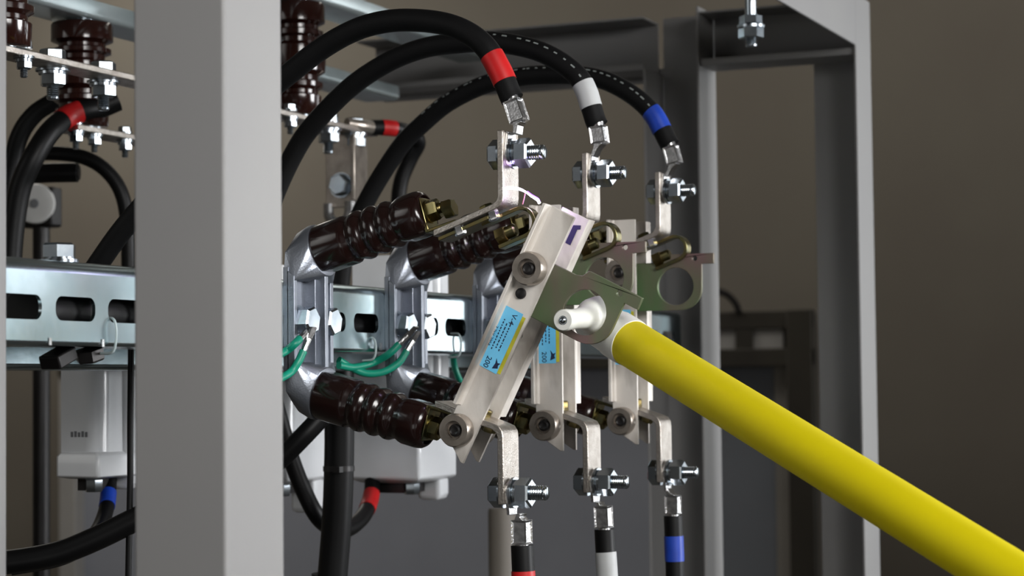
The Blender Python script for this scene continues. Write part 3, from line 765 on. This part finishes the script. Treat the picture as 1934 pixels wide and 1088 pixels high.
# vertical contact strap hanging from the upper busbar
q = at(645, 262, F=XB1); ys = q.y+10
strap = thing('contact_strap', 'vertical metal strap with a round bolt hanging from the upper busbar end', 'strap', (XB1, ys, 180))
p_l, p_r = at(615, 300, S=ys), at(672, 300, S=ys)
zb_ = at(640, 392, S=ys).z
b = MB(); b.box(p_l.x, p_r.x-4, ys, ys+5, zb_, ZB-5.2); b.box(p_r.x-4, p_r.x, ys-3, ys+24, zb_+6, ZB-5.2); b.build('plate', M['steel'], strap, bevel=.8)
q = at(645, 350, S=ys); b = MB(); b.lathe([(0, 12), (2, 12)], q, (0, -1, 0)); b.hexa(q, (0, -1, 0), 18, 2, 9); b.build('round_bolt', M['bolt'], strap, ang=25)
q = at(630, 405, S=ys-2); b = MB(); b.tube([at(620, 385, S=ys-2), at(622, 410, S=ys-2), at(640, 430, S=ys-2)], 5, 10); b.tube([at(662, 380, S=ys+4), at(660, 405, S=ys+4), at(648, 430, S=ys+4)], 6, 10); b.build('crimp_sleeve', M['lug'], strap)

# cables at the busbars
t, P = cable('bus_cable', 'black cable with red tape bolted to the upper busbar end', [at(x, y, D=d) for x, y, d in ((702, 241, 1960), (722, 241, 1965), (745, 243, 1970), (770, 250, 1985), (790, 268, 2000), (775, 300, 2005), (758, 340, 2005), (752, 385, 2005), (752, 450, 2005), (750, 560, 2005))], 7.4, 'rubber2',
      [(at(722, 241, D=1965), at(745, 243, D=1970), 'red')])
b = MB(); b.tube([at(655, 233, D=1935), at(680, 237, D=1945), at(703, 241, D=1960)], lambda u: 5+1.6*u, 12); b.build('cable_lug', M['steel'], t)
t, P = cable('bus_cable', 'black cable with red tape dropping from the large bus bolts at far left', [at(x, y, D=d) for x, y, d in ((222, 190, 1745), (190, 203, 1740), (160, 208, 1730), (125, 222, 1720), (92, 252, 1700), (62, 300, 1690), (40, 350, 1690), (28, 410, 1690), (20, 500, 1690), (18, 620, 1690))], 9, 'rubber2',
      [(at(150, 210, D=1730), at(116, 227, D=1715), 'red')])
t, P = cable('bus_cable', 'black cable with dark red tape curving up to the left bus bolt', [at(x, y, D=d) for x, y, d in ((145, 150, 1800), (128, 170, 1800), (100, 192, 1800), (66, 215, 1800), (40, 250, 1800), (25, 300, 1800), (10, 400, 1800), (5, 560, 1800))], 8, 'rubber2',
      [(at(140, 158, D=1800), at(118, 180, D=1800), 'red')])
cable('arched_cable', 'black cable arching down behind the upper left opening', [at(x, y, D=d) for x, y, d in ((60, 290, 1850), (110, 290, 1850), (160, 298, 1850), (200, 322, 1850), (228, 362, 1850), (240, 420, 1850), (243, 520, 1850), (244, 640, 1850))], 6.5, 'rubber2')
b = MB(); b.tube([at(45, 330, D=1900), at(90, 327, D=1900), at(138, 326, D=1900), at(150, 326, D=1900)], lambda u: 9 if u < .9 else 7, 16)
tag(b.build('cable_stub', M['rubber2'], base=at(45, 330, D=1900)), 'horizontal black cable end above the white disc', 'cable')

# white disc on a black square base, far left
q = at(67, 385, D=2150)
dk = thing('white_dial', 'white disc with a grey centre on a black square base and stand', 'dial', q)
b = MB(); b.obox(q+Vector((-3, 14, -3)), (1, 0, 0), (0, 1, 0), (0, 0, 1), 20, 10, 21); b.build('square_base', M['dark'], dk, bevel=3)
b = MB(); b.lathe([(-20, 9), (-UP-q.z, 9)], (q.x-3, q.y+14, q.z), (0, 0, 1), 16); b.build('stand', M['dark'], dk)
b = MB(); d_ = Vector((.35, -.93, 0)); b.lathe([(-8, 18), (0, 21), (4, 20), (5, 14), (4, 6), (4.5, 0)], q, d_, 32); b.build('disc', M['plasticwhite'], dk)
b = MB(); b.lathe([(3.9, 5), (5.5, 4.5), (5.6, 0)], q, d_, 20); b.build('centre_cap', M['inkgrey'], dk)

# pale conduit below the near switch and pale post at the lower left
b = MB(); q = at(948, 960, S=1900); b.lathe([(0, 13), (-3, 14), (-UP-q.z, 14)], (q.x, q.y, q.z), (0, 0, 1), 24)
tag(b.build('conduit', M['taupepost'], base=(q.x, q.y, -UP)), 'taupe upright conduit behind the red-taped lower cable', 'conduit')

# ------------------------------------------------------------------ light
def area(name, loc, target, sx, sy, power, col=(1, 1, 1)):
    l = bpy.data.lights.new(name, 'AREA'); l.shape = 'RECTANGLE'; l.size = sx; l.size_y = sy; l.energy = power; l.color = col
    o = bpy.data.objects.new(name, l); COL.objects.link(o)
    L_ = Vector((loc[0]/1000, loc[1]/1000, (loc[2]+UP)/1000)); T_ = Vector((target[0]/1000, target[1]/1000, (target[2]+UP)/1000))
    o.location = L_; o.rotation_euler = (T_-L_).to_track_quat('-Z', 'Y').to_euler()
    return o
area('window_daylight', (720, 4250, 190), (-500, 1500, 60), .5, 1.2, 11.5, (.95, .98, 1))
area('window_daylight', (1560, 4250, 190), (-500, 1200, 60), .7, 1.2, 7.5, (.9, .96, 1))  # second pane, added so the left strut has brightness to mirror
sw = area('side_fill', (2500, 2500, 300), (-550, 1300, 0), 1.2, 1.1, 18, (.97, .98, 1)); sw.data.spread = R(75)  # added light for the front-facing surfaces, not an actual window
wl = area('switch_fill', (1600, 150, 520), (-580, 1230, 20), .8, .6, 2.2, (1, .99, .97)); wl.data.spread = R(60)  # added fill from the right for the blade faces, not a real lamp
wl = area('switch_fill', (450, 300, 500), (-560, 1230, 20), .6, .5, 1.35, (1, .99, .97)); wl.data.spread = R(50)  # closer added fill, lifts the yellow stick and the blades
area('low_bounce_fill', (-300, -600, -500), (-600, 1200, 0), 1, .6, 2.2, (1, .99, .97))  # added soft fill from low behind the lens, stands in for bounced daylight
ll = area('switch_fill', (-1600, 0, 600), (-560, 1120, 10), .9, .7, .4, (1, .99, .96)); ll.data.spread = R(60)  # weak added fill from the left for blades and stick
area('wall_wash_fill', (-2700, 3500, 1250), (-2500, 3700, 0), 1.0, .4, 10.5, (1, .96, .88))  # added to brighten the left part of the far wall
area('wall_wash_fill', (-700, 3500, 1400), (-700, 3650, 0), 1.8, .4, 7.2, (1, .96, .88))  # added high up so the far wall fades darker downwards
pl = bpy.data.lights.new('arc_glow', 'POINT'); pl.energy = .03; pl.color = (.62, .42, 1); pl.shadow_soft_size = .004
po = bpy.data.objects.new('arc_glow', pl); COL.objects.link(po); q = at(1008, 377, S=1222); po.location = (q.x/1000, q.y/1000, (q.z+UP)/1000)
w = bpy.data.worlds.new('room_air'); SC.world = w; w.use_nodes = True
w.node_tree.nodes['Background'].inputs['Color'].default_value = (.5, .5, .5, 1); w.node_tree.nodes['Background'].inputs['Strength'].default_value = .02

# ------------------------------------------------------------------ camera
cam = bpy.data.cameras.new('camera'); co = bpy.data.objects.new('camera', cam); COL.objects.link(co)
cam.sensor_fit = 'HORIZONTAL'; cam.sensor_width = 36; cam.lens = 36*FPX/1934
cam.clip_start = .01; cam.clip_end = 50
mw = Matrix((( r2.x, u2.x, -fw.x, 0), (r2.y, u2.y, -fw.y, 0), (r2.z, u2.z, -fw.z, UP/1000), (0, 0, 0, 1)))
co.matrix_world = mw
cam.dof.use_dof = True; cam.dof.focus_distance = 1.33; cam.dof.aperture_fstop = 13
SC.camera = co
SC.view_settings.view_transform = 'Standard'; SC.view_settings.look = 'None'; SC.view_settings.gamma = 1; SC.view_settings.use_curve_mapping = False
SC.view_settings.exposure = 0
